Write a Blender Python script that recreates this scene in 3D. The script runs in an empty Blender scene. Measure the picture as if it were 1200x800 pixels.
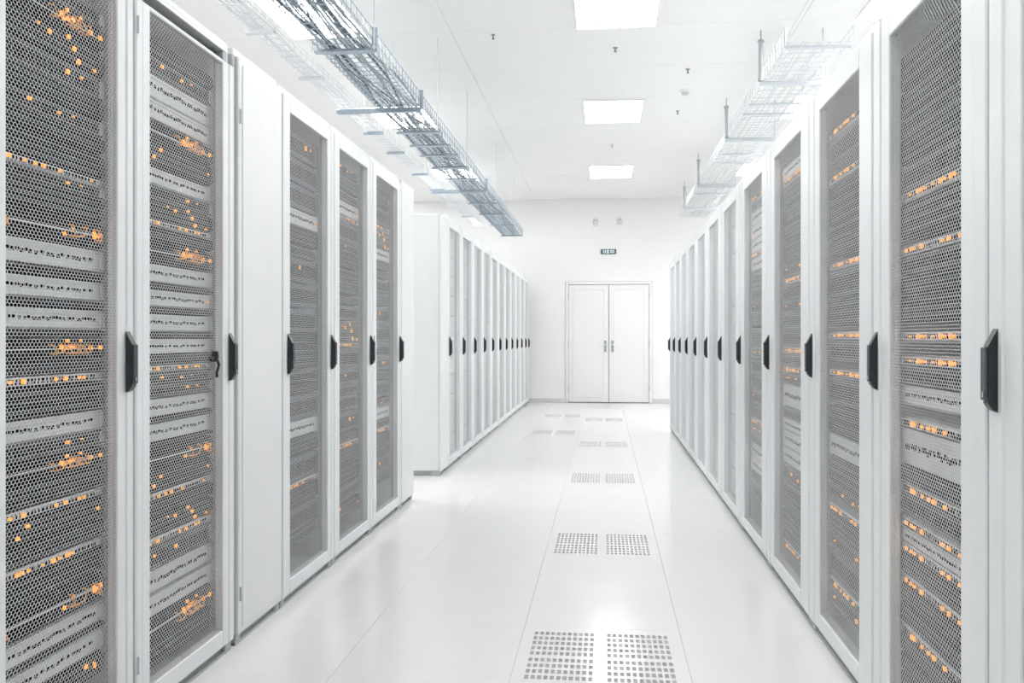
import bpy, math, random
from math import pi, sin, cos, atan, sqrt
from mathutils import Vector
random.seed(7)
scn = bpy.context.scene
col = scn.collection

# ------------------------------------------------------------------ camera, world, exposure
F = 1050.0; TH = atan(109/1050); CS, SN = cos(TH), sin(TH); CH = 1.13; HY = 397.0
cd = bpy.data.cameras.new('camera'); cam = bpy.data.objects.new('camera', cd); col.objects.link(cam)
cam.location = (0, 0, CH); cam.rotation_euler = (pi/2, 0, TH)
cd.sensor_width = 36; cd.lens = 36*F/1200; cd.shift_y = -3/1200; cd.clip_start = .05
scn.camera = cam
w = bpy.data.worlds.new('world'); scn.world = w; w.use_nodes = True
w.node_tree.nodes['Background'].inputs[0].default_value = (.9, .95, 1, 1)
w.node_tree.nodes['Background'].inputs[1].default_value = .3
vs = scn.view_settings
vs.view_transform = 'Standard'; vs.look = 'None'; vs.gamma = 1; vs.use_curve_mapping = False
vs.exposure = 0.56
LAMP = 9.3            # emission of the ceiling luminaires

# places in the room are surveyed along the two rack fronts (X) and down the aisle (Y)
XL, XR = -1.34, .795
def y_of(X, x):
    t = (x-600)/F
    return X*(CS+t*SN)/(t*CS-SN)
def z_of(X, Y, y): return CH+(HY-y)*(-X*SN+Y*CS)/F

# ------------------------------------------------------------------ materials
def nmat(name, rgb, rough=.5, metal=0, spec=.5, noise=None, bump=0, nscale=60, emit=None, coat=0):
    m = bpy.data.materials.new(name); m.use_nodes = True; nt = m.node_tree
    b = nt.nodes['Principled BSDF']
    b.inputs['Base Color'].default_value = (*rgb, 1); b.inputs['Roughness'].default_value = rough
    b.inputs['Metallic'].default_value = metal; b.inputs['Specular IOR Level'].default_value = spec
    if coat: b.inputs['Coat Weight'].default_value = coat; b.inputs['Coat Roughness'].default_value = .08
    if noise or bump:
        tc = nt.nodes.new('ShaderNodeTexCoord'); n = nt.nodes.new('ShaderNodeTexNoise')
        n.inputs['Scale'].default_value = nscale; n.inputs['Detail'].default_value = 4
        nt.links.new(tc.outputs['Object'], n.inputs['Vector'])
        if noise:
            r = nt.nodes.new('ShaderNodeValToRGB'); r.color_ramp.elements[0].position = .3; r.color_ramp.elements[1].position = .7
            r.color_ramp.elements[0].color = (*[c*(1-noise) for c in rgb], 1)
            r.color_ramp.elements[1].color = (*[min(1, c*(1+noise)) for c in rgb], 1)
            nt.links.new(n.outputs['Fac'], r.inputs[0]); nt.links.new(r.outputs[0], b.inputs['Base Color'])
        if bump:
            bp = nt.nodes.new('ShaderNodeBump'); bp.inputs['Strength'].default_value = bump; bp.inputs['Distance'].default_value = .002
            nt.links.new(n.outputs['Fac'], bp.inputs['Height']); nt.links.new(bp.outputs['Normal'], b.inputs['Normal'])
    if emit:
        b.inputs['Emission Color'].default_value = (*emit[0], 1); b.inputs['Emission Strength'].default_value = emit[1]
    return m
M = dict(
    floor=nmat('white_floor_laminate', (.915, .915, .91), .16, noise=.012, nscale=6, spec=.45),
    slab=nmat('dark_subfloor_shade', (.16, .165, .17), .8, noise=.1),
    joint=nmat('joint_grey', (.90, .90, .895), .7, noise=.05),
    ceiling=nmat('ceiling_panel_white', (.955, .957, .952), .7, noise=.012, nscale=3),
    wall=nmat('wall_paint_white', (.955, .957, .952), .6, noise=.01, nscale=4, bump=.05),
    skirt=nmat('baseboard_grey_white', (.74, .75, .745), .5, noise=.02),
    rack=nmat('powder_coat_white', (.86, .882, .898), .32, noise=.012, nscale=9, bump=.02),
    rackin=nmat('rack_interior_grey', (.50, .53, .55), .5, noise=.03),
    blank=nmat('powder_coat_cool_white', (.86, .87, .88), .36, noise=.012, nscale=5),
    panel=nmat('perforated_steel', (.87, .885, .90), .4, metal=0, noise=.03, nscale=200),
    plinth=nmat('plinth_grey', (.50, .52, .525), .45, noise=.05),
    black=nmat('black_plastic', (.018, .022, .026), .32, noise=.2),
    blackgloss=nmat('black_plastic_lever', (.06, .066, .075), .22, noise=.1),
    chrome=nmat('chrome', (.75, .76, .77), .2, metal=1, noise=.02),
    grey=nmat('grey_metal', (.42, .44, .46), .4, metal=.3, noise=.06),
    blanking=nmat('blanking_panel_grey', (.80, .81, .82), .5, noise=.1),
    sdark=nmat('server_black', (.009, .011, .015), .7, spec=.06, noise=.3, nscale=30),
    smid=nmat('server_mid_grey', (.11, .12, .14), .6, spec=.15, noise=.15, nscale=30),
    slight=nmat('server_pale_grey', (.72, .73, .75), .4, noise=.05, nscale=30),
    slot=nmat('slot_black', (.010, .010, .012), .7, spec=.05, noise=.2),
    amber=nmat('amber_indicator', (1, .42, .06), .4, noise=.1, emit=((1, .37, .03), .85)),
    cord=nmat('orange_patch_cord', (.95, .40, .06), .4, noise=.1),
    door=nmat('door_white', (.93, .93, .925), .4, noise=.01),
    doorline=nmat('door_gap_grey', (.5, .5, .5), .6, noise=.05),
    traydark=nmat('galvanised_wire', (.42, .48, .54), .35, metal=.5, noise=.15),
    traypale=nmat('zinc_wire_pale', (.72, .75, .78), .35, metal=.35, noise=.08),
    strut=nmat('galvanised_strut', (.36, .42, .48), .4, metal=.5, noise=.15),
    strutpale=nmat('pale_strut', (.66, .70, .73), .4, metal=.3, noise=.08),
    cabdark=nmat('cable_slate', (.10, .13, .17), .5, noise=.2),
    cabgrey=nmat('cable_grey', (.36, .40, .45), .5, noise=.1),
    cabwhite=nmat('cable_white', (.78, .79, .80), .5, noise=.05),
    lamp=nmat('luminaire_diffuser', (.9, .9, .9), .5, noise=.01, emit=((1, 1, .99), LAMP)),
    teal=nmat('sign_teal', (.07, .13, .15), .4, noise=.1),
    signpale=nmat('sign_pale', (.75, .85, .86), .4, noise=.05),
    lens=nmat('lamp_lens', (.70, .72, .72), .1, noise=.03),
)

# ------------------------------------------------------------------ mesh building
class MB:
    def __init__(s): s.v = []; s.f = []; s.m = []; s.mats = []
    def mi(s, mat):
        if mat not in s.mats: s.mats.append(mat)
        return s.mats.index(mat)
    def add(s, vs_, fs, mat):
        o = len(s.v); k = s.mi(mat); s.v += vs_
        for f in fs: s.f.append([i+o for i in f]); s.m.append(k)
    def box(s, x0, x1, y0, y1, z0, z1, mat):
        s.add([(x, y, z) for x in (x0, x1) for y in (y0, y1) for z in (z0, z1)],
              [(0, 1, 3, 2), (4, 6, 7, 5), (0, 4, 5, 1), (2, 3, 7, 6), (0, 2, 6, 4), (1, 5, 7, 3)], mat)
    def cbox(s, x0, x1, y0, y1, z0, z1, mat, c=.003):
        c = min(c, (x1-x0)*.4, (y1-y0)*.4, (z1-z0)*.4)
        V = []; idx = {}
        for sx in (0, 1):
            for sy in (0, 1):
                for sz in (0, 1):
                    X, Y, Z = (x0, x1)[sx], (y0, y1)[sy], (z0, z1)[sz]
                    ix, iy, iz = (c, -c)[sx], (c, -c)[sy], (c, -c)[sz]
                    idx[sx, sy, sz, 0] = len(V); V.append((X, Y+iy, Z+iz))
                    idx[sx, sy, sz, 1] = len(V); V.append((X+ix, Y, Z+iz))
                    idx[sx, sy, sz, 2] = len(V); V.append((X+ix, Y+iy, Z))
        Fs = []
        def q(l, flip): Fs.append(tuple(reversed(l)) if flip else tuple(l))
        for a in (0, 1):
            q([idx[a, 0, 0, 0], idx[a, 1, 0, 0], idx[a, 1, 1, 0], idx[a, 0, 1, 0]], a == 0)
            q([idx[0, a, 0, 1], idx[1, a, 0, 1], idx[1, a, 1, 1], idx[0, a, 1, 1]], a == 1)
            q([idx[0, 0, a, 2], idx[1, 0, a, 2], idx[1, 1, a, 2], idx[0, 1, a, 2]], a == 0)
        for a in (0, 1):
            for b in (0, 1):
                q([idx[a, b, 0, 0], idx[a, b, 0, 1], idx[a, b, 1, 1], idx[a, b, 1, 0]], a != b)
                q([idx[a, 0, b, 0], idx[a, 0, b, 2], idx[a, 1, b, 2], idx[a, 1, b, 0]], a == b)
                q([idx[0, a, b, 1], idx[0, a, b, 2], idx[1, a, b, 2], idx[1, a, b, 1]], a != b)
                for d in (0, 1):
                    q([idx[a, b, d, 0], idx[a, b, d, 1], idx[a, b, d, 2]], (a+b+d) % 2 == 0)
        s.add(V, Fs, mat)
    def prism(s, poly, axis, a0, a1, mat):     # poly in the two other axes
        n = len(poly); V = []
        for a in (a0, a1):
            for p, q in poly:
                V.append({'x': (a, p, q), 'y': (p, a, q), 'z': (p, q, a)}[axis])
        Fs = [tuple(range(n)), tuple(range(2*n-1, n-1, -1))]
        for i in range(n):
            j = (i+1) % n; Fs.append((i, i+n, j+n, j))
        s.add(V, Fs, mat)
    def tube(s, pts, r, mat, n=6):
        pts = [Vector(p) for p in pts]; V = []; Fs = []
        for i, p in enumerate(pts):
            t = (pts[min(i+1, len(pts)-1)]-pts[max(i-1, 0)]).normalized()
            u = t.cross(Vector((0, 0, 1)) if abs(t.z) < .9 else Vector((1, 0, 0))).normalized(); v = t.cross(u)
            for k in range(n):
                a = 2*pi*k/n; V.append(tuple(p+u*(r*cos(a))+v*(r*sin(a))))
        for i in range(len(pts)-1):
            for k in range(n):
                j = (k+1) % n; Fs.append((i*n+k, i*n+j, (i+1)*n+j, (i+1)*n+k))
        Fs.append(tuple(range(n-1, -1, -1))); Fs.append(tuple(range((len(pts)-1)*n, len(pts)*n)))
        s.add(V, Fs, mat)
    def lathe(s, prof, c, mat, n=16):          # prof [(r,z)] about a vertical axis
        V = []; Fs = []
        for r, z in prof:
            for k in range(n): V.append((c[0]+r*cos(2*pi*k/n), c[1]+r*sin(2*pi*k/n), c[2]+z))
        for i in range(len(prof)-1):
            for k in range(n):
                j = (k+1) % n; Fs.append((i*n+k, i*n+j, (i+1)*n+j, (i+1)*n+k))
        Fs.append(tuple(range(n-1, -1, -1))); Fs.append(tuple(range((len(prof)-1)*n, len(prof)*n)))
        s.add(V, Fs, mat)
    def mesh(s, name):
        me = bpy.data.meshes.new(name); me.from_pydata(s.v, [], s.f)
        for m in s.mats: me.materials.append(M[m])
        me.polygons.foreach_set('material_index', s.m); me.update()
        return me
def put(name, me, parent=None, loc=(0, 0, 0), rz=0, scale=None, **tags):
    if isinstance(me, MB): me = me.mesh(name)
    o = bpy.data.objects.new(name, me); col.objects.link(o)
    if parent: o.parent = parent
    o.location = loc; o.rotation_euler = (0, 0, rz)
    if scale: o.scale = scale
    for k, v in tags.items(): o[k] = v
    return o
def empty(name, loc=(0, 0, 0), rz=0, scale=None, **tags):
    o = put(name, None, None, loc, rz, scale, **tags); o.empty_display_size = .1
    return o
NTH = ['first', 'second', 'third', 'fourth', 'fifth', 'sixth', 'seventh', 'eighth', 'ninth', 'tenth', 'eleventh', 'twelfth', 'thirteenth',
       'fourteenth', 'fifteenth', 'sixteenth', 'seventeenth', 'eighteenth', 'nineteenth', 'twentieth', 'twenty-first', 'twenty-second',
       'twenty-third', 'twenty-fourth', 'twenty-fifth', 'twenty-sixth', 'twenty-seventh', 'twenty-eighth', 'twenty-ninth', 'thirtieth',
       'thirty-first', 'thirty-second', 'thirty-third', 'thirty-fourth', 'thirty-fifth', 'thirty-sixth', 'thirty-seventh', 'thirty-eighth']

# ------------------------------------------------------------------ the room
X0, X1, Y0, Y1, HC = -5.4, 4.3, -3.2, 15.94, 3.61
fl = MB(); fl.box(X0, X1, Y0, Y1, -.30, -.12, 'slab'); floor = put('floor', fl, kind='structure')
TX, TY, GX, GY = .6, .587, -.314, 2.927         # tile pitch and grid origin
def tile_mesh(wx, wy):
    b = MB(); b.cbox(0, wx, 0, wy, -.03, 0, 'floor', .0006); return b.mesh('tile')
tm = tile_mesh(TX-.0009, TY-.0009)
VENTS = {(0, 0), (0, 3), (0, 7), (0, 11), (-1, 13), (0, 16), (-1, 17), (0, 20)}
def vent_mesh():
    b = MB(); W, D = TX-.0009, TY-.0009
    xs = [0]; hx = set()
    cx0 = .045; px = .0213; hw = .0135
    for g, st in enumerate((cx0, .5*W+.022)):
        for i in range(11):
            a = st+i*px; xs += [a, a+hw]; hx.add(round(a, 5))
    xs.append(W)
    ys = [0]; hyy = set()
    n = 9; py = .0545
    y = .045
    for j in range(n):
        for sub in (0, 1):
            a = y+sub*.0168; ys += [a, a+.0145]; hyy.add(round(a, 5))
        y += py+(.012 if j == 3 else 0)
    ys.append(D)
    nx, ny = len(xs), len(ys)
    V = [(xx, yy, 0) for xx in xs for yy in ys]+[(xx, yy, -.012) for xx in xs for yy in ys]; Fs = []
    o = nx*ny
    for i in range(nx-1):
        for j in range(ny-1):
            a, bb, c, d = i*ny+j, (i+1)*ny+j, (i+1)*ny+j+1, i*ny+j+1
            if round(xs[i], 5) in hx and round(ys[j], 5) in hyy:
                Fs += [(a, bb, bb+o, a+o), (bb, c, c+o, bb+o), (c, d, d+o, c+o), (d, a, a+o, d+o)]
            else: Fs.append((a, bb, c, d))
    b.add(V, Fs, 'floor')
    for (xa, xb, ya, yb) in ((0, W, 0, .002), (0, W, D-.002, D), (0, .002, 0, D), (W-.002, W, 0, D)):
        b.box(xa, xb, ya, yb, -.03, -.0005, 'floor')
    b.box(.002, W-.002, .002, D-.002, -.032, -.03, 'slab')  # dark plate under the slots: shade of the void put into its colour
    return b.mesh('vent_tile')
vm = vent_mesh()
far = MB()
for i in range(-9, 8):
    for j in range(-11, 24):
        xa, ya = GX+TX*i, GY+TY*j
        if xa+TX < X0 or xa > X1 or ya+TY < Y0 or ya > Y1: continue
        full = xa >= X0 and xa+TX <= X1 and ya >= Y0 and ya+TY <= Y1
        aisle = (-2 <= i <= 1 and j >= -3) or (-5 <= i <= -3 and 5 <= j <= 8)
        if (i, j) in VENTS: put('vent_tile', vm, floor, (xa+.00045, ya+.00045, 0))
        elif aisle and full: put('tile', tm, floor, (xa+.00045, ya+.00045, 0))
        else:
            xa2, xb2, ya2, yb2 = max(xa, X0)+.001, min(xa+TX, X1)-.001, max(ya, Y0)+.001, min(ya+TY, Y1)-.001
            far.box(xa2, xb2, ya2, yb2, -.03, 0, 'floor')
put('tile', far, floor, kind='stuff')
grout = MB(); grout.box(X0, X1, Y0, Y1, -.12, -.034, 'joint'); put('subfloor', grout, floor)

wl = MB(); wl.box(X0-.12, X0, Y0-.12, Y1+.12, -.3, HC+.2, 'wall'); put('wall_left', wl, kind='structure')
wl = MB(); wl.box(X1, X1+.12, Y0-.12, Y1+.12, -.3, HC+.2, 'wall'); put('wall_right', wl, kind='structure')
wl = MB(); wl.box(X0, X1, Y0-.12, Y0, -.3, HC+.2, 'wall'); put('wall_front', wl, kind='structure')
DX0, DX1, DH = -.648, .777, 2.097
wl = MB()
wl.box(X0, DX0-.05, Y1, Y1+.14, -.3, HC+.2, 'wall'); wl.box(DX1+.05, X1, Y1, Y1+.14, -.3, HC+.2, 'wall')
wl.box(DX0-.05, DX1+.05, Y1, Y1+.14, DH+.05, HC+.2, 'wall'); wl.box(DX0-.05, DX1+.05, Y1+.1, Y1+.14, -.3, DH+.05, 'wall')
put('wall_back', wl, kind='structure')
for nm, xa, xb in (('baseboard_left', X0, DX0-.05), ('baseboard_right', DX1+.05, X1)):
    b = MB(); b.cbox(xa, xb, Y1-.014, Y1, 0, .075, 'skirt', .003); put(nm, b, kind='structure')

cl = MB(); cl.box(X0, X1, Y0, Y1, HC+.006, HC+.12, 'joint'); ceiling = put('ceiling', cl, kind='structure')
CX = [X0, -3.99, -1.235, 1.52, X1]; CY = [Y0+.0]
y = 7.16-1.06*9
while y < Y1-.3:
    if y > Y0+.2: CY.append(y)
    y += 1.06
CY.append(Y1)
cache = {}
for i in range(len(CX)-1):
    for j in range(len(CY)-1):
        wx, wy = round(CX[i+1]-CX[i]-.005, 4), round(CY[j+1]-CY[j]-.005, 4)
        if (wx, wy) not in cache:
            b = MB(); b.cbox(0, wx, 0, wy, 0, .006, 'ceiling', .002); cache[wx, wy] = b.mesh('panel')
        put('panel', cache[wx, wy], ceiling, (CX[i]+.0025, CY[j]+.0025, HC))

# double door in the far wall
door = empty('door_1', ((DX0+DX1)/2, Y1, 0), kind='structure')
hw = (DX1-DX0)/2
b = MB()
for sx in (-1, 1): b.cbox(*sorted((sx*hw, sx*(hw+.045))), -.022, .10, 0, DH+.045, 'wall', .004)
b.cbox(-hw, hw, -.022, .10, DH, DH+.045, 'wall', .004)
put('door_frame', b, door)
b = MB(); b.box(-hw, hw, .045, .05, 0, DH, 'doorline'); put('door_stop', b, door)
mid = .068-(DX0+DX1)/2
for a, c, hs in ((-hw+.006, mid-.005, 1), (mid+.005, hw-.006, -1)):
    b = MB(); b.cbox(a, c, .0, .04, .012, DH-.008, 'door', .003)
    for (xa, xb, za, zb) in ((a+.075, c-.075, DH-.10, DH-.088), (a+.075, c-.075, .095, .107), (a+.075, a+.087, .107, DH-.10), (c-.087, c-.075, .107, DH-.10)):
        b.cbox(xa, xb, -.008, .002, za, zb, 'door', .003)
    leaf = put('door_leaf', b, door)
    hxp = c-.06 if hs == 1 else a+.06
    b = MB(); b.cbox(hxp-.022, hxp+.022, -.010, 0, .90, 1.10, 'grey', .004)
    b.tube([(hxp, -.01, 1.03), (hxp, -.05, 1.03), (hxp-hs*.13, -.055, 1.03)], .009, 'door', 8)
    b.lathe([(.012, 0), (.012, .03)], (hxp, -.014, .94), 'grey', 8)
    put('door_handle', b, leaf)
    ex = a-.004 if hs == 1 else c+.004
    for zh in (.25, 1.05, 1.88):
        b = MB(); b.tube([(ex, -.026, zh-.05), (ex, -.026, zh+.05)], .007, 'chrome', 8); put('hinge', b, leaf)

# ------------------------------------------------------------------ ceiling luminaires
def lum(X, Y, label, grp=None):
    t = empty('ceiling_light', (X, Y, HC), label=label, category='light', group='square panel lights in the ceiling')
    if 'f' not in cache:
        b = MB(); W, D, r = .305, .465, .010
        b.cbox(-W-r, W+r, -D-r, -D, -.018, 0, 'ceiling', .002); b.cbox(-W-r, W+r, D, D+r, -.018, 0, 'ceiling', .002)
        b.cbox(-W-r, -W, -D, D, -.018, 0, 'ceiling', .002); b.cbox(W, W+r, -D, D, -.018, 0, 'ceiling', .002)
        cache['f'] = b.mesh('frame')
        b = MB(); b.box(-W, W, -D, D, -.014, -.006, 'lamp'); cache['d'] = b.mesh('diffuser')
    put('frame', cache['f'], t); put('diffuser', cache['d'], t)
    return t
ROWS = [(.087, 'over the centre aisle', (.4, 3.5, 6.68, 9.81, 13.33)), (-2.24, 'beyond the left cable trays', (.4, 3.5, 6.68, 9.81, 13.33)),
        (2.24, 'above the right-hand racks', (3.5, 6.68, 9.81, 13.33)), (-4.2, 'in an added hidden far left row', (3.5, 6.68, 9.81, 13.33, 15.1)),  # far left row is out of view, added to brighten the end wall
        (3.3, 'in an added hidden far right row', (3.5, 6.68, 9.81, 13.33))]  # outermost right row is hidden too, added for light over the racks
for X, side, ys_ in ROWS:
    for q, Y in enumerate(ys_):
        o = lum(X, Y, 'white rectangular ceiling light, %s from the camera %s' % (NTH[q], side))
        if X == .087 and Y == 6.68:
            for dx in (-.155, -.005, .17):
                b = MB(); b.lathe([(.018, -.03), (.018, -.012), (.006, -.012), (.006, .012)], (dx, .30, -.014), 'grey', 10); put('fixing_clip', b, o)

# ------------------------------------------------------------------ ceiling fittings
def sprinkler(X, Y, label, s=1):
    t = empty('sprinkler_head', (X, Y, HC), label=label, category='sprinkler')
    s *= .62
    b = MB(); b.lathe([(.004*s, -.010), (.03*s, -.008), (.034*s, 0)], (0, 0, 0), 'grey', 14); put('collar', b, t)
    b = MB(); b.lathe([(.02*s, -.036), (.02*s, -.033), (.005, -.030), (.008*s, -.010)], (0, 0, 0), 'blackgloss', 10); put('deflector', b, t)
def detector(X, Y, label):
    t = empty('smoke_detector', (X, Y, HC), label=label, category='detector')
    b = MB(); b.lathe([(.05, -.02), (.058, -.012), (.058, 0)], (0, 0, 0), 'ceiling', 20); put('base', b, t)
    b = MB(); b.lathe([(.01, -.05), (.028, -.046), (.036, -.034), (.038, -.02)], (0, 0, 0), 'skirt', 20); put('dome', b, t)
sprinkler(-.907, 7.25, 'small dark sprinkler head on the ceiling near the left cable tray', .8)
sprinkler(.087, 7.68, 'grey sprinkler head on the ceiling just beyond the nearest centre light', 1)
sprinkler(.087, 11.5, 'faint sprinkler head between the second and farthest centre lights', .7)
sprinkler(.757, 8.36, 'grey sprinkler head right of centre, nearest of three small ceiling fittings', 1)
detector(.796, 9.07, 'round white smoke detector, middle of three small ceiling fittings right of centre')
sprinkler(.785, 9.88, 'small sprinkler head right of the second centre light, farthest of three fittings', .9)

# ------------------------------------------------------------------ racks
ROWH, CW = .0083, .0150
def perf_mesh(W, H, name):
    """hexagonally perforated steel sheet in the x-z plane, centred on x, z from 0; y 0 is its front"""
    nc = round(W/CW); cw = W/nc; nr = round(H/ROWH); rh = H/nr
    T = .0011; k = .915
    V = []; Fs = []
    hx = [(0, 2/3), (.5, 1/3), (.5, -1/3), (0, -2/3), (-.5, -1/3), (-.5, 1/3)]
    for r in range(nr):
        off = .5 if r % 2 else 0
        for c in range(nc+(0 if r % 2 == 0 else -1)):
            cx = (c+.5+off)*cw-W/2; cz = (r+.5)*rh; o = len(V)
            for kk, yy in ((1, 0), (k, 0), (k, T)):
                for hx_, hz in hx:
                    V.append((cx+hx_*cw*kk, yy, min(max(cz+hz*rh*kk, 0), H)))
            for i in range(6):
                j = (i+1) % 6
                Fs.append((o+i, o+j, o+6+j, o+6+i)); Fs.append((o+6+i, o+6+j, o+12+j, o+12+i))
    me = bpy.data.meshes.new(name); me.from_pydata(V, [], Fs); me.materials.append(M['panel']); me.update()
    return me
PW = .516
perfL = perf_mesh(PW, 2.0, 'perforated_panel'); perfR = perf_mesh(PW, 1.885, 'perforated_panel')

def handle_mesh():
    b = MB()
    # trapezoid seen from the side; the grip stands proud of the door
    b.prism([(.0, .980), (-.010, .985), (-.019, .998), (-.019, 1.115), (0, 1.151)], 'x', -.012, .012, 'black')
    b.cbox(-.013, .013, -.025, -.019, 1.004, 1.114, 'blackgloss', .003)
    b.lathe([(.005, 0), (.005, .012)], (0, -.021, 1.010), 'chrome', 10)
    return b.mesh('door_handle')
HM = handle_mesh()
def hinge_mesh():
    b = MB(); b.tube([(0, -.003, -.025), (0, -.003, .025)], .004, 'rackin', 8); b.cbox(-.006, .006, -.002, 0, -.028, .028, 'rack', .001)
    return b.mesh('hinge')
HG = hinge_mesh()

def carcass(W, D, Hc, zh, mat='rack', post=.03, blank=False):
    b = MB(); w = W/2-.004; t = .012; zb = .042
    b.cbox(-w, -w+t, .024, D, zb, Hc, mat, .003); b.cbox(w-t, w, .024, D, zb, Hc, mat, .003)
    b.box(-w+t, w-t, D-t, D, zb, Hc-.004, 'sdark')
    b.cbox(-w+t, w-t, .024, D-t, Hc-.02, Hc, mat, .002)
    b.box(-w+t, w-t, .03, D-t, zb, zb+.012, 'rackin')
    b.cbox(-w+t, w-t, .022, .05, zh, Hc-.02, mat, .002)
    b.cbox(-w+t, w-t, .024, .05, zb+.012, zb+.05, mat, .002)
    for s in (-1, 1):
        b.cbox(*sorted((s*(w-t), s*(w-t-post))), .024, .06, zb+.012, zh, 'rackin', .002)
        b.box(*sorted((s*(w-t-.03), s*(w-t-.05))), .30, .33, zb+.012, zh, 'rackin')
    return b.mesh('cabinet_body')
def plinth_mesh(W, D):
    b = MB(); w = W/2-.004
    b.cbox(-w+.03, w-.03, .030, D-.02, .0, .042, 'plinth', .002)
    for s in (-1, 1):
        b.cbox(*sorted((s*w, s*(w-.045))), .012, .09, .0, .040, 'rackin', .003)
        b.cbox(*sorted((s*w, s*(w-.045))), D-.09, D, .0, .040, 'rackin', .003)
    b.box(-w, w, .016, .03, 0, .010, 'plinth')
    return b.mesh('plinth')
def door_mesh(W, z0, z1, p0, p1, pw):
    """hinged door: outer stile, inner stile, rails; opening pw wide from p0 to p1"""
    b = MB(); w = W/2-.006; h = pw/2; mid_ = (w+h)/2+.004
    for s in (-1, 1):
        b.cbox(*sorted((s*w, s*(mid_+.001))), .0, .021, z0, z1, 'rack', .004)
        b.cbox(*sorted((s*(mid_-.001), s*h)), .003, .021, z0, z1, 'rack', .003)
    b.cbox(-h, h, .0025, .021, p1, z1, 'rack', .003); b.cbox(-h, h, .0025, .021, z0, p0, 'rack', .003)
    # folded returns behind the opening
    b.box(-h-.003, -h, .021, .032, p0, p1, 'rack'); b.box(h, h+.003, .021, .032, p0, p1, 'rack')
    return b.mesh('door')
def fill_mesh(W, H):
    b = MB(); z = .10
    while z < H-.12:
        b.cbox(-W/2, W/2, 0, .02, z, z+.17, 'blanking', .004); z += .178
    return b.mesh('blanking_panel')
cm = {}
def rack(side, ya, yb, label, group, fill=False, far_handle=True, near_handle=False, open_top=False, hinge=True, slot=False):
    """side -1 left row, +1 right row; occupies ya..yb of the aisle"""
    L = side < 0; W0 = .70 if L else .81; D = 1.08
    Hc, zd, pz = (2.20, 2.165, 2.10) if L else (2.09, 2.055, 1.985)
    X = XL if L else XR; rz = pi/2 if L else -pi/2; wid = yb-ya
    sc = wid/W0
    t = empty('server_rack', (X, (ya+yb)/2, 0), rz, (sc, 1, 1), label=label, category='rack', group=group)
    key = 'L' if L else 'R'
    if key not in cm:
        cm[key] = carcass(W0, D, Hc, zd), plinth_mesh(W0, D), door_mesh(W0, .04, zd-.004, .10, pz, PW), fill_mesh(W0-.15, Hc)
    if open_top and 'open' not in cm: cm['open'] = door_mesh(W0, .04, 2.118, .10, 2.104, PW)
    c, p, d, fm = cm[key]
    put('cabinet_body', c, t); put('plinth', p, t)
    dr = put('door', cm['open'] if open_top else d, t)
    put('perforated_panel', perfL if L else perfR, dr, (0, .010, .10))
    s = (1 if L else -1)
    hx = W0/2-.040
    if far_handle: put('door_handle', HM, dr, (s*hx, 0, 0), label='black swing handle')
    if near_handle: put('door_handle', HM, dr, (-s*(W0/2-.066), 0, 0), label='black swing handle')
    if hinge:
        for z in (.19, zd-.13): put('hinge', HG, dr, (-s*(W0/2-.010), 0, z), label='small grey hinge')
    if slot:
        b = MB(); b.cbox(-.004, .004, -.002, .002, .99, 1.15, 'black', .001); put('lock_slot', b, dr, (-s*(W0/2-.03), 0, 0), label='thin black lock slot')
    if fill: put('blanking_panel', fm, t, (0, .055, 0), label='mid grey blanking panels')
    return t
GL, GF, GR = 'white mesh-door server racks in the near left row', 'white mesh-door server racks in the far left row', 'white mesh-door server racks in the right row'
rack(-1, 1.81, 2.440, hinge=False, label='large white server rack with mesh door, nearest on the left, cut by the frame', group=GL)
rack(-1, 2.444, 3.138, 'white server rack with open gap above its mesh door, second on the left', GL, open_top=True)
rack(-1, 3.630, 4.343, 'white server rack with mesh door just beyond the plain cabinet on the left', GL, near_handle=True, hinge=False)
rack(-1, 4.347, 5.085, 'white mesh-door server rack, middle of the three beyond the plain left cabinet', GL, hinge=False)
rack(-1, 5.089, 5.825, 'white mesh-door server rack, last of the near left row before the cross aisle', GL, slot=True, hinge=False)
for k in range(11):
    ya = 7.60+.74*k
    rack(-1, ya, ya+.738, 'white mesh-door server rack, %s from the cross aisle in the far left row' % NTH[k], GF, fill=True, far_handle=(k == 10), near_handle=True, hinge=False)
RS = [1.165, 1.97, 2.778, 3.613, 4.53, 5.45, 6.32, 7.18, 8.02, 8.86, 9.64, 10.42, 11.18]
for k in range(12):
    lab = ['white server rack mostly out of frame at the right edge, black handle showing', 'large white mesh-door server rack, first fully seen on the right'] + \
          ['white mesh-door server rack, %s from the camera in the right row' % NTH[i] for i in range(2, 12)]
    rack(1, RS[k], RS[k+1]-.004, lab[k], GR, fill=k >= 5, hinge=False)

def plain_cabinet(ya, yb, Hc, label, outline, side=-1):
    W = yb-ya; t = empty('plain_cabinet', (XL, (ya+yb)/2, 0), pi/2, label=label, category='cabinet')
    b = MB(); w = W/2-.003
    b.cbox(-w, w, .022, 1.08, .042, Hc, 'blank', .004); put('cabinet_body', b, t)
    b = MB(); zt = Hc-.03 if outline else Hc
    b.cbox(-w, w, .0, .020, .040, zt-.004, 'blank', .004)
    if outline:
        b.cbox(-w+.03, w-.03, -.0035, .0, .065, zt-.03, 'blank', .003)
    dr = put('door', b, t)
    put('plinth', plinth_mesh(W, 1.08), t)
    if outline:
        for z in (.19, 1.95): put('hinge', HG, dr, (-w+.008, 0, z), label='small grey hinge')
    return t
plain_cabinet(3.172, 3.622, 2.205, 'narrow plain white cabinet with blank door between the second and third left racks', True)
plain_cabinet(5.832, 6.205, 2.19, 'plain white end cabinet closing the near left row at the cross aisle', False)
plain_cabinet(7.275, 7.596, 2.16, 'plain white end cabinet starting the far left row', False)
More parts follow.
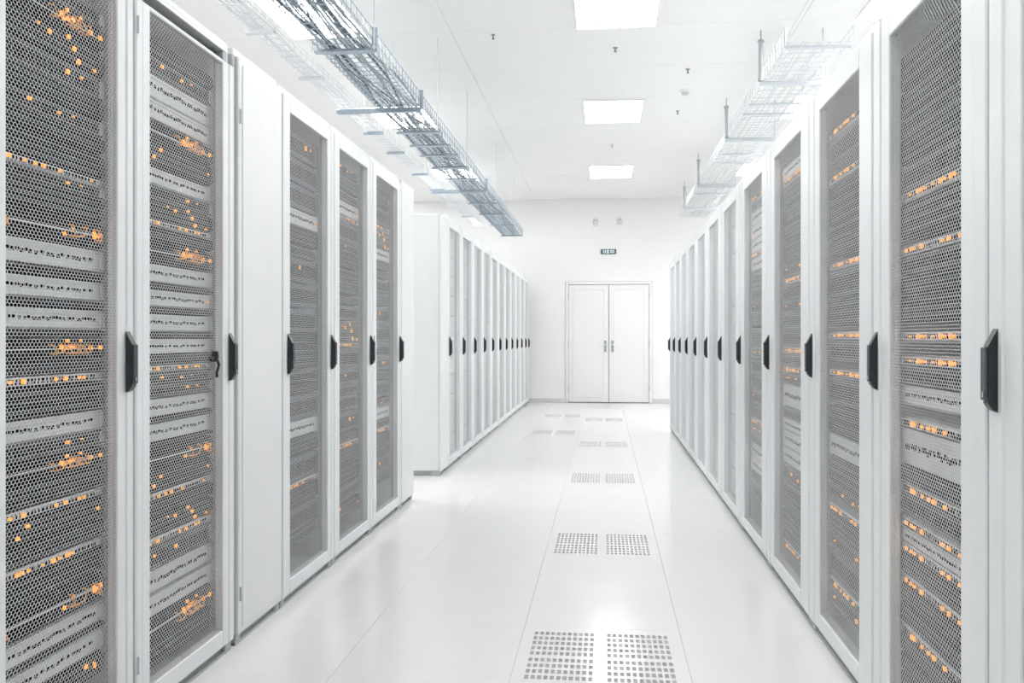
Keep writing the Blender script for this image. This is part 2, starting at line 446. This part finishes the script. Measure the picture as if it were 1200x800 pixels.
b = MB(); b.cbox(XL-.045, XL-.012, 3.142, 3.168, .045, 2.17, 'plinth', .002)  # grey strip stands in for the shade deep in the gap
put('shadow_gap_strip', b, label='narrow grey filler strip beside the plain cabinet on the left', category='shadow')

# ------------------------------------------------------------------ equipment in the racks
SW = .515
def unit_mesh(kind, seed):
    """front y=0, unit height 1 U-normalised to h=1 (scaled per instance), width SW. returns dict part->mesh"""
    rnd = random.Random(seed); P = {}; hw_ = SW/2
    H = {'pale': .066, 'mid': .05, 'dark': .05, 'patch': .05, 'vent': .05, 'line': .018}[kind]
    b = MB()
    mat = {'pale': 'slight', 'mid': 'smid', 'dark': 'sdark', 'patch': 'sdark', 'vent': 'sdark', 'line': 'slight'}[kind]
    b.cbox(-hw_, hw_, .0, .40, .001, H-.001, mat, .003)
    P['chassis'] = b
    if kind != 'line':
        b = MB()
        b.cbox(0, .020, -.006, .0, .006, H-.006, 'slight' if kind in ('pale', 'mid') else 'smid', .002)
        P['mounting_ear'] = b
    b = MB()
    if kind == 'pale':
        x = -hw_+.04
        while x < hw_-.05:
            l = rnd.choice((.008, .012, .012, .018))
            zc = H*.52+rnd.uniform(-.003, .003)
            b.box(x, x+l, -.0015, .002, zc-.005, zc+.005, 'slot'); x += l+rnd.choice((.004, .006, .012))
        b.cbox(-hw_+.03, hw_-.03, -.004, 0, H*.80, H*.92, 'slight', .001); P['drive_slots'] = b
    elif kind in ('mid', 'line'):
        x = -hw_+.03
        while x < hw_-.04:
            l = rnd.choice((.006, .010)); z0 = H*.2
            b.box(x, x+l, -.0015, .002, z0, H*.75, 'slot'); x += l+rnd.choice((.005, .009))
        P['port_row'] = b
    elif kind in ('dark', 'vent'):
        for zz in (.22, .5, .78):
            b.cbox(-hw_+.03, hw_-.03, -.003, .001, H*zz-.0018, H*zz+.0018, 'smid', .0006)
        P['vent_slats'] = b
    else:
        for k in range(24):
            x = -hw_+.035+k*(SW-.07)/24
            b.box(x, x+.013, -.001, .002, H*.15, H*.45, 'slot'); b.box(x, x+.013, -.001, .002, H*.55, H*.85, 'slot')
        b.cbox(-hw_+.028, hw_-.028, -.002, .001, H*.47, H*.53, 'slight', .0008)
        P['port_row'] = b
    b = MB()
    def led(x, z, s=.004): b.cbox(x-s*1.3, x+s*1.3, -.008, -.001, z-s, z+s, 'amber', .001)
    n = {'pale': 1, 'mid': 3, 'dark': 8, 'patch': 13, 'vent': 0, 'line': 9}[kind]
    cl_ = [rnd.uniform(-hw_+.04, hw_-.04) for _ in range(3)]+[-hw_+.06, hw_-.05]
    for k in range(n):
        if kind == 'pale': x, z = rnd.choice((-hw_+.03, hw_-.035)), H*.5
        elif kind == 'line': x, z = rnd.uniform(-hw_+.04, hw_-.04), H*.5
        elif kind == 'mid': x, z = rnd.uniform(-hw_+.05, hw_-.05), H*.55+rnd.uniform(-.004, .004)
        else: x, z = rnd.choice(cl_)+rnd.gauss(0, .035), H*.5+rnd.gauss(0, H*.16)
        x = max(-hw_+.02, min(hw_-.02, x)); z = max(.006, min(H-.006, z)); led(x, z, rnd.uniform(.0022, .0048))
    P['indicator_light'] = b
    if kind == 'patch':
        b = MB()
        for k in range(9):
            x = rnd.choice(cl_)+rnd.gauss(0, .03); x = max(-hw_+.05, min(hw_-.05, x)); dx = rnd.uniform(-.05, .05); x2 = max(-hw_+.03, min(hw_-.03, x+dx))
            b.tube([(x, 0, H*.7), (x, -.016, H*.68), ((x+x2)/2, -.022, H*.35), (x2, -.016, H*.28), (x2, 0, H*.3)], .0021, 'cord', 5)
        P['patch_cord'] = b
    return {k: v.mesh(k) for k, v in P.items()}, H
UM = {(k, s): unit_mesh(k, s*31+len(k)) for k in ('pale', 'mid', 'dark', 'patch', 'vent', 'line') for s in range(3)}
UL = {'pale': 'pale grey slotted server', 'mid': 'mid grey server', 'dark': 'black amber-lit switch', 'patch': 'black orange-corded patch panel', 'vent': 'black vented unit', 'line': 'slim amber-lit unit'}
UN = {'pale': 'rack_server', 'mid': 'rack_server', 'dark': 'network_switch', 'patch': 'patch_panel', 'vent': 'vent_unit', 'line': 'slim_switch'}
UC = {'pale': 'server', 'mid': 'server', 'dark': 'network switch', 'patch': 'patch panel', 'vent': 'vent unit', 'line': 'network switch'}
def equip(side, ya, yb, items, where, detail=True):
    """items: (kind, ztop, zbottom) from the top down"""
    X = XL-.062 if side < 0 else XR+.045; rz = pi/2 if side < 0 else -pi/2
    wmax = (yb-ya)-.115
    cnt = 0
    for n, (kind, zt, zb) in enumerate(items):
        P, H = UM[kind, random.randrange(3)]
        t = empty(UN[kind], (X, (ya+yb)/2, zb), rz, (min(1.12, wmax/SW), 1, (zt-zb)/H),
                  label='%s, %s from top in the %s' % (UL[kind], NTH[n], where), category=UC[kind], group='equipment units mounted in the '+where)
        for k, me in P.items():
            if k == 'mounting_ear' and not detail: continue
            if k == 'indicator_light' and (not me.polygons or (not detail and kind != 'line' and n % 3)): continue
            o = put(k, me, t, (-SW/2, 0, 0) if k == 'mounting_ear' else (0, 0, 0))
            if k == 'mounting_ear': put(k, me, t, (SW/2-.020, 0, 0))
            if k in ('indicator_light', 'drive_slots', 'port_row', 'vent_slats', 'patch_cord'): o['kind'] = 'stuff'
def px_items(X, x, rows):
    Y = y_of(X, x); out = []
    for kind, yt, yb in rows:
        zt, zb = z_of(X, Y, yt), z_of(X, Y, yb)
        out.append((kind, zt, zb))
    return out
XE = XL-.062
L0 = [('mid', -22, -3), ('patch', -2, 28), ('dark', 29, 62), ('mid', 63, 92), ('vent', 93, 118), ('mid', 119, 138), ('vent', 139, 160), ('vent', 161, 192), ('line', 193, 202), ('mid', 203, 217),
      ('vent', 218, 248), ('patch', 249, 282), ('pale', 284, 312), ('vent', 313, 324), ('pale', 325, 349), ('vent', 350, 360), ('pale', 361, 385), ('vent', 386, 395), ('patch', 396, 422), ('vent', 423, 438), ('line', 439, 450), ('vent', 451, 486),
      ('pale', 488, 512), ('mid', 513, 532), ('patch', 535, 558), ('vent', 560, 586), ('line', 588, 598), ('dark', 600, 626), ('vent', 627, 650), ('line', 652, 662), ('vent', 663, 694), ('patch', 696, 730),
      ('pale', 734, 758), ('vent', 759, 767), ('pale', 768, 794), ('dark', 797, 826)]
equip(-1, 1.81, 2.440, [i for i in px_items(XE, 60, L0) if i[1] < 2.15], 'nearest left rack')
L1 = [('vent', 32, 60), ('vent', 61, 80), ('mid', 81, 100), ('pale', 102, 128), ('pale', 129, 151), ('patch', 153, 176), ('dark', 177, 202), ('pale', 205, 224), ('mid', 225, 240), ('dark', 241, 262), ('line', 263, 270), ('vent', 271, 286),
      ('patch', 287, 310), ('pale', 313, 333), ('vent', 334, 341), ('pale', 342, 360), ('vent', 361, 368), ('pale', 369, 388), ('vent', 389, 396), ('pale', 397, 414), ('vent', 415, 425), ('line', 427, 434), ('mid', 436, 448), ('mid', 449, 462), ('pale', 465, 484), ('vent', 485, 491), ('pale', 492, 512), ('vent', 513, 518),
      ('patch', 519, 546), ('dark', 547, 568), ('line', 570, 578), ('vent', 579, 596), ('dark', 597, 618), ('line', 620, 628), ('mid', 630, 654), ('pale', 656, 680), ('pale', 684, 706), ('patch', 709, 735), ('vent', 736, 764)]
equip(-1, 2.444, 3.138, [i for i in px_items(XE, 205, L1) if i[1] < 2.098], 'second left rack')
def rand_items(top, bot, seed, wts):
    r = random.Random(seed); z = top; out = []
    while z > bot+.1:
        k = r.choices(('pale', 'mid', 'dark', 'patch', 'vent', 'line'), wts)[0]
        h = {'line': .022, 'pale': .072}.get(k, r.choice((.05, .08, .11)))
        out.append((k, z, z-h)); z -= h+.006
    return out
equip(-1, 3.630, 4.343, rand_items(2.07, .14, 3, (1.5, 7, 1, .5, 5, 1.5)), 'left rack beyond the plain cabinet', False)
equip(-1, 4.347, 5.085, rand_items(2.07, .14, 4, (1, 8, 1, .4, 4, 1.5)), 'second left rack beyond the plain cabinet', False)
equip(-1, 5.089, 5.825, rand_items(2.07, .14, 5, (1, 8, 1, 0, 4, 1)), 'last rack of the near left row', False)
def lined(seed, X, x, lines, wts):
    """random units with slim lit switches at the heights seen through the mesh"""
    Y = y_of(X, x); zs = sorted([z_of(X, Y, y) for y in lines], reverse=True); out = []; top = 1.93; i = 0
    r = random.Random(seed)
    for z in zs+[.13]:
        while top-(z+.015) > .035:
            k = r.choices(('pale', 'mid', 'dark', 'vent'), wts)[0]
            h = min(r.choice((.05, .075, .10)), top-(z+.015))
            out.append((k, top, top-h)); top -= h+.004
        if z > .14: out.append(('line', z+.013, z-.013)); top = z-.017
    return out
XE2 = XR+.045
equip(1, 1.165, 1.966, rand_items(1.93, .14, 11, (1, 3, 2, 0, 6, 1)), 'right-edge rack', False)
equip(1, 1.97, 2.774, lined(12, XE2, 1090, (218, 286, 394, 424, 502, 585, 628, 660, 700, 765), (1, 4, 0, 6)), 'first full right rack', False)
equip(1, 2.778, 3.609, lined(13, XE2, 985, (150, 205, 310, 393, 437, 600, 690), (1, 5, 0, 4)), 'third right rack', False)
equip(1, 3.613, 4.526, lined(14, XE2, 920, (215, 330, 410, 432, 635), (2, 6, 0, 3)), 'fourth right rack', False)
equip(1, 4.53, 5.446, rand_items(1.93, .14, 15, (3, 7, 0, 0, 3, 1)), 'fifth right rack', False)
b = MB(); b.lathe([(.010, -.018), (.013, 0), (.010, .018)], (0, 0, 0), 'black', 10); b.tube([(0, 0, .01), (.01, -.01, -.03), (-.004, -.008, -.055), (.008, -.004, -.07)], .005, 'black', 6); b.tube([(.0, 0, 0), (-.03, .002, -.012)], .006, 'black', 6)
put('hanging_key', b, None, (XL+.006, y_of(XL, 250), 1.07), pi/2, label='small black key hanging on the mesh of the second left rack', category='key')

# ------------------------------------------------------------------ cable trays
def tray(name, xa, xb, z, ya, yb, side_h, step, wmat, label, nb, rod=True, r=.0028):
    t = empty(name, ((xa+xb)/2, ya, z), label=label, category='cable tray')
    W = (xb-xa)/2; Ln = yb-ya
    b = MB(); b.tube([(-W, 0, side_h), (-W, 0, .012), (-W+.012, 0, 0), (W-.012, 0, 0), (W, 0, .012), (W, 0, side_h)], r, wmat, 5); rm = b.mesh('rung')
    n = int(Ln/step)
    for k in range(n+1): put('rung', rm, t, (0, k*step, 0))
    lw = MB(); lw.tube([(0, 0, 0), (0, Ln, 0)], r, wmat, 5); lm = lw.mesh('long_wire')
    for k in range(nb): put('long_wire', lm, t, (-W+.02+(2*W-.04)*k/(nb-1), 0, .004))
    for s in (-1, 1):
        for q in (.5, 1): put('long_wire', lm, t, (s*W, 0, side_h*q))
    return t
def strut(t, xa, xb, y, mat, z=-.006, h=.035, name='support_bar'):
    b = MB(); b.cbox(xa, xb, -.020, .020, -h, 0, mat, .003)
    b.cbox(xa+.01, xb-.01, -.010, .010, 0.0, .004, mat, .001)
    put(name, b, t, (0, y, z))
def rods(t, xs, y, z0, z1, mat, r=.004):
    for x in xs:
        b = MB(); b.tube([(x, 0, z0), (x, 0, z1)], r, mat, 6); b.lathe([(.010, 0), (.010, .014)], (x, 0, z0+.01), mat, 6); put('hanger_rod', b, t, (0, y, 0))
ZT = CH+1.75
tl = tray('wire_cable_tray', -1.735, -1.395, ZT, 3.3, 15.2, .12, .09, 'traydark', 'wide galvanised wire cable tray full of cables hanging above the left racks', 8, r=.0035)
XC = (-1.735-1.395)/2
BY = [(5.42, 0), (6.78, 1), (7.55, 0), (8.06, 0), (8.5, 0), (9.1, 0), (9.75, 0), (10.5, 1), (11.5, 0), (12.5, 0), (13.7, 0), (15.1, 0)]
for d, wide in BY:
    Y = (d-1.6*SN)/CS-3.3
    strut(tl, (-2.03 if wide else -1.75)-XC, -1.38-XC, Y, 'strut', h=.034 if wide else .014)
    if not wide and d > 6: continue
    b = MB(); b.cbox(-.014, .014, -.006, .006, -.02, .125, 'strut', .002); put('side_bracket', b, tl, (-1.378-XC, Y, 0))
for Y in (4.1, 5.25, 7.3, 8.9, 11.3, 13.5):
    rods(tl, (-1.375-XC, -1.755-XC), Y-3.3, -.02, HC-ZT, 'cabwhite', .003)
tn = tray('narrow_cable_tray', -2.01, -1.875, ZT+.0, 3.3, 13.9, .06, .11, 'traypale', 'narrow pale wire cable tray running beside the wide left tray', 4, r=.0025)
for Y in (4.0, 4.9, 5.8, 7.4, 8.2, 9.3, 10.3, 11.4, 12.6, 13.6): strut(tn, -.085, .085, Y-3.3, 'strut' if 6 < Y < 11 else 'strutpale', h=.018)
for Y in (4.9, 7.4, 9.3, 11.4): rods(tn, (-.08, .08), Y-3.3, -.02, HC-ZT, 'cabwhite', .003)
rc = random.Random(5)
def cable(name, x0, z0, ya, yb, r, mat, label, grp, amp=.022, xlo=-1.715, xhi=-1.42):
    ph = [rc.uniform(0, 6.28) for _ in range(4)]; f1, f2 = rc.uniform(.6, 1.4), rc.uniform(2.2, 4.2)
    pts = []; n = int((yb-ya)/.09)
    for i in range(n+1):
        Y = ya+(yb-ya)*i/n
        x = x0+amp*sin(f1*Y+ph[0])+amp*.45*sin(f2*Y+ph[1]); zz = z0+.012*abs(sin(f2*.8*Y+ph[2]))
        pts.append((min(xhi, max(xlo, x))-x0, Y-ya, zz-z0))
    b = MB(); b.tube(pts, r, mat, 6)
    put(name, b, None, (x0, ya, z0), label=label, category='cable', group=grp)
kinds = [('cabdark', 'slate dark'), ('cabgrey', 'blue-grey'), ('cabwhite', 'white')]
for k in range(21):
    m, nm = kinds[(0, 1, 2, 1, 0, 1, 2)[k % 7]]
    cable('data_cable', -1.70+.28*((k*.381) % 1), ZT+.012+.009*(k % 7), 3.3, 15.1, rc.choice((.004, .006, .008)), m, '%s data cable lying loosely in the wide left cable tray' % nm, nm+' cables in the wide left tray', amp=.05)
for k in range(4):
    cable('data_cable', -1.98+.025*k, ZT+.01, 3.3, 13.8, .005, 'cabwhite', 'white data cable lying in the narrow left cable tray', 'white cables in the narrow left tray', .01, -1.995, -1.89)

ZR = 3.2
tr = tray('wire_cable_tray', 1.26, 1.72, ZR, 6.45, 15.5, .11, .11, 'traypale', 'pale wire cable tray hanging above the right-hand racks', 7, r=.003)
for i, d in enumerate((7.2, 9.24, 12.0, 14.1)):
    Y = (d+1.26*SN)/CS-6.45
    strut(tr, -.26, .25, Y, 'strutpale', h=.04)
    b = MB(); b.tube([(-.245, 0, 0), (-.245, 0, .32)], .018, 'grey', 8); b.lathe([(.026, 0), (.026, .02)], (-.245, 0, .31), 'grey', 8); b.lathe([(.024, 0), (.024, .025)], (-.245, 0, 0), 'grey', 8)
    b.tube([(-.245, 0, .32), (-.245, 0, HC-ZR)], .005, 'grey', 6); put('hanger_post', b, tr, (0, Y, 0))
    b = MB(); b.tube([(.24, 0, -.03), (.24, 0, HC-ZR)], .006, 'strutpale', 6); put('hanger_rod', b, tr, (0, Y, 0))
for Y in (6.5, 8.05, 8.4, 10.2, 10.7, 12.9): strut(tr, -.23, .23, Y-6.45, 'strutpale', h=.018)
b = MB(); b.cbox(-.006, .006, -.008, .008, -.02, .14, 'strutpale', .002); put('side_bracket', b, tr, (-.235, .02, 0))
for k in range(7):
    cable('data_cable', 1.33+.05*k, ZR+.012, 6.5, 15.4, .006, 'cabwhite', 'white data cable lying in the right-hand cable tray', 'white cables in the right tray', .015, 1.29, 1.70)
b = MB(); b.tube([(0, 0, 0), (0, 4.3, 0)], .006, 'cabwhite', 8); b.tube([(.03, 0, .0), (.03, 4.3, .0)], .004, 'cabwhite', 6)
put('conduit', b, None, (1.262, 2.1, 3.24), label='thin white conduit running forward from the near end of the right cable tray', category='conduit')

# ------------------------------------------------------------------ end wall fittings
t = empty('exit_sign', (.06, Y1, 2.672), label='small teal and white illuminated exit sign above the double door', category='sign')
b = MB(); b.cbox(-.137, .137, -.03, 0, -.042, .042, 'teal', .004); put('sign_box', b, t)
b = MB()
b.box(-.095, -.045, -.033, -.03, -.026, .026, 'signpale'); b.box(-.032, .012, -.033, -.03, -.034, .03, 'signpale'); b.box(.03, .105, -.033, -.03, -.024, .026, 'signpale')
put('pictogram', b, t)
b = MB()
b.lathe([(.006, 0), (.006, .01)], (-.07, -.0335, .012), 'teal', 8); b.box(-.076, -.064, -.035, -.033, -.014, .010, 'teal')
b.box(.042, .075, -.035, -.033, -.003, .004, 'teal'); b.prism([(.073, -.010), (.092, .0005), (.073, .011)], 'y', -.035, -.033, 'teal')
put('symbol', b, t)
for X, lab in ((-.165, 'left'), (.255, 'right')):
    t = empty('wall_lamp', (X, Y1, 3.21), label='small white wall lamp high above the double door, %s of the pair' % lab, category='lamp')
    b = MB(); b.cbox(-.045, .045, -.04, 0, -.08, .07, 'wall', .01); put('housing', b, t)
    b = MB(); b.tube([(0, -.04, .0), (0, -.10, -.03)], .042, 'skirt', 12); put('lamp_head', b, t)
    b = MB(); b.tube([(0, -.101, -.0305), (0, -.106, -.033)], .034, 'lens', 12); put('lens', b, t)
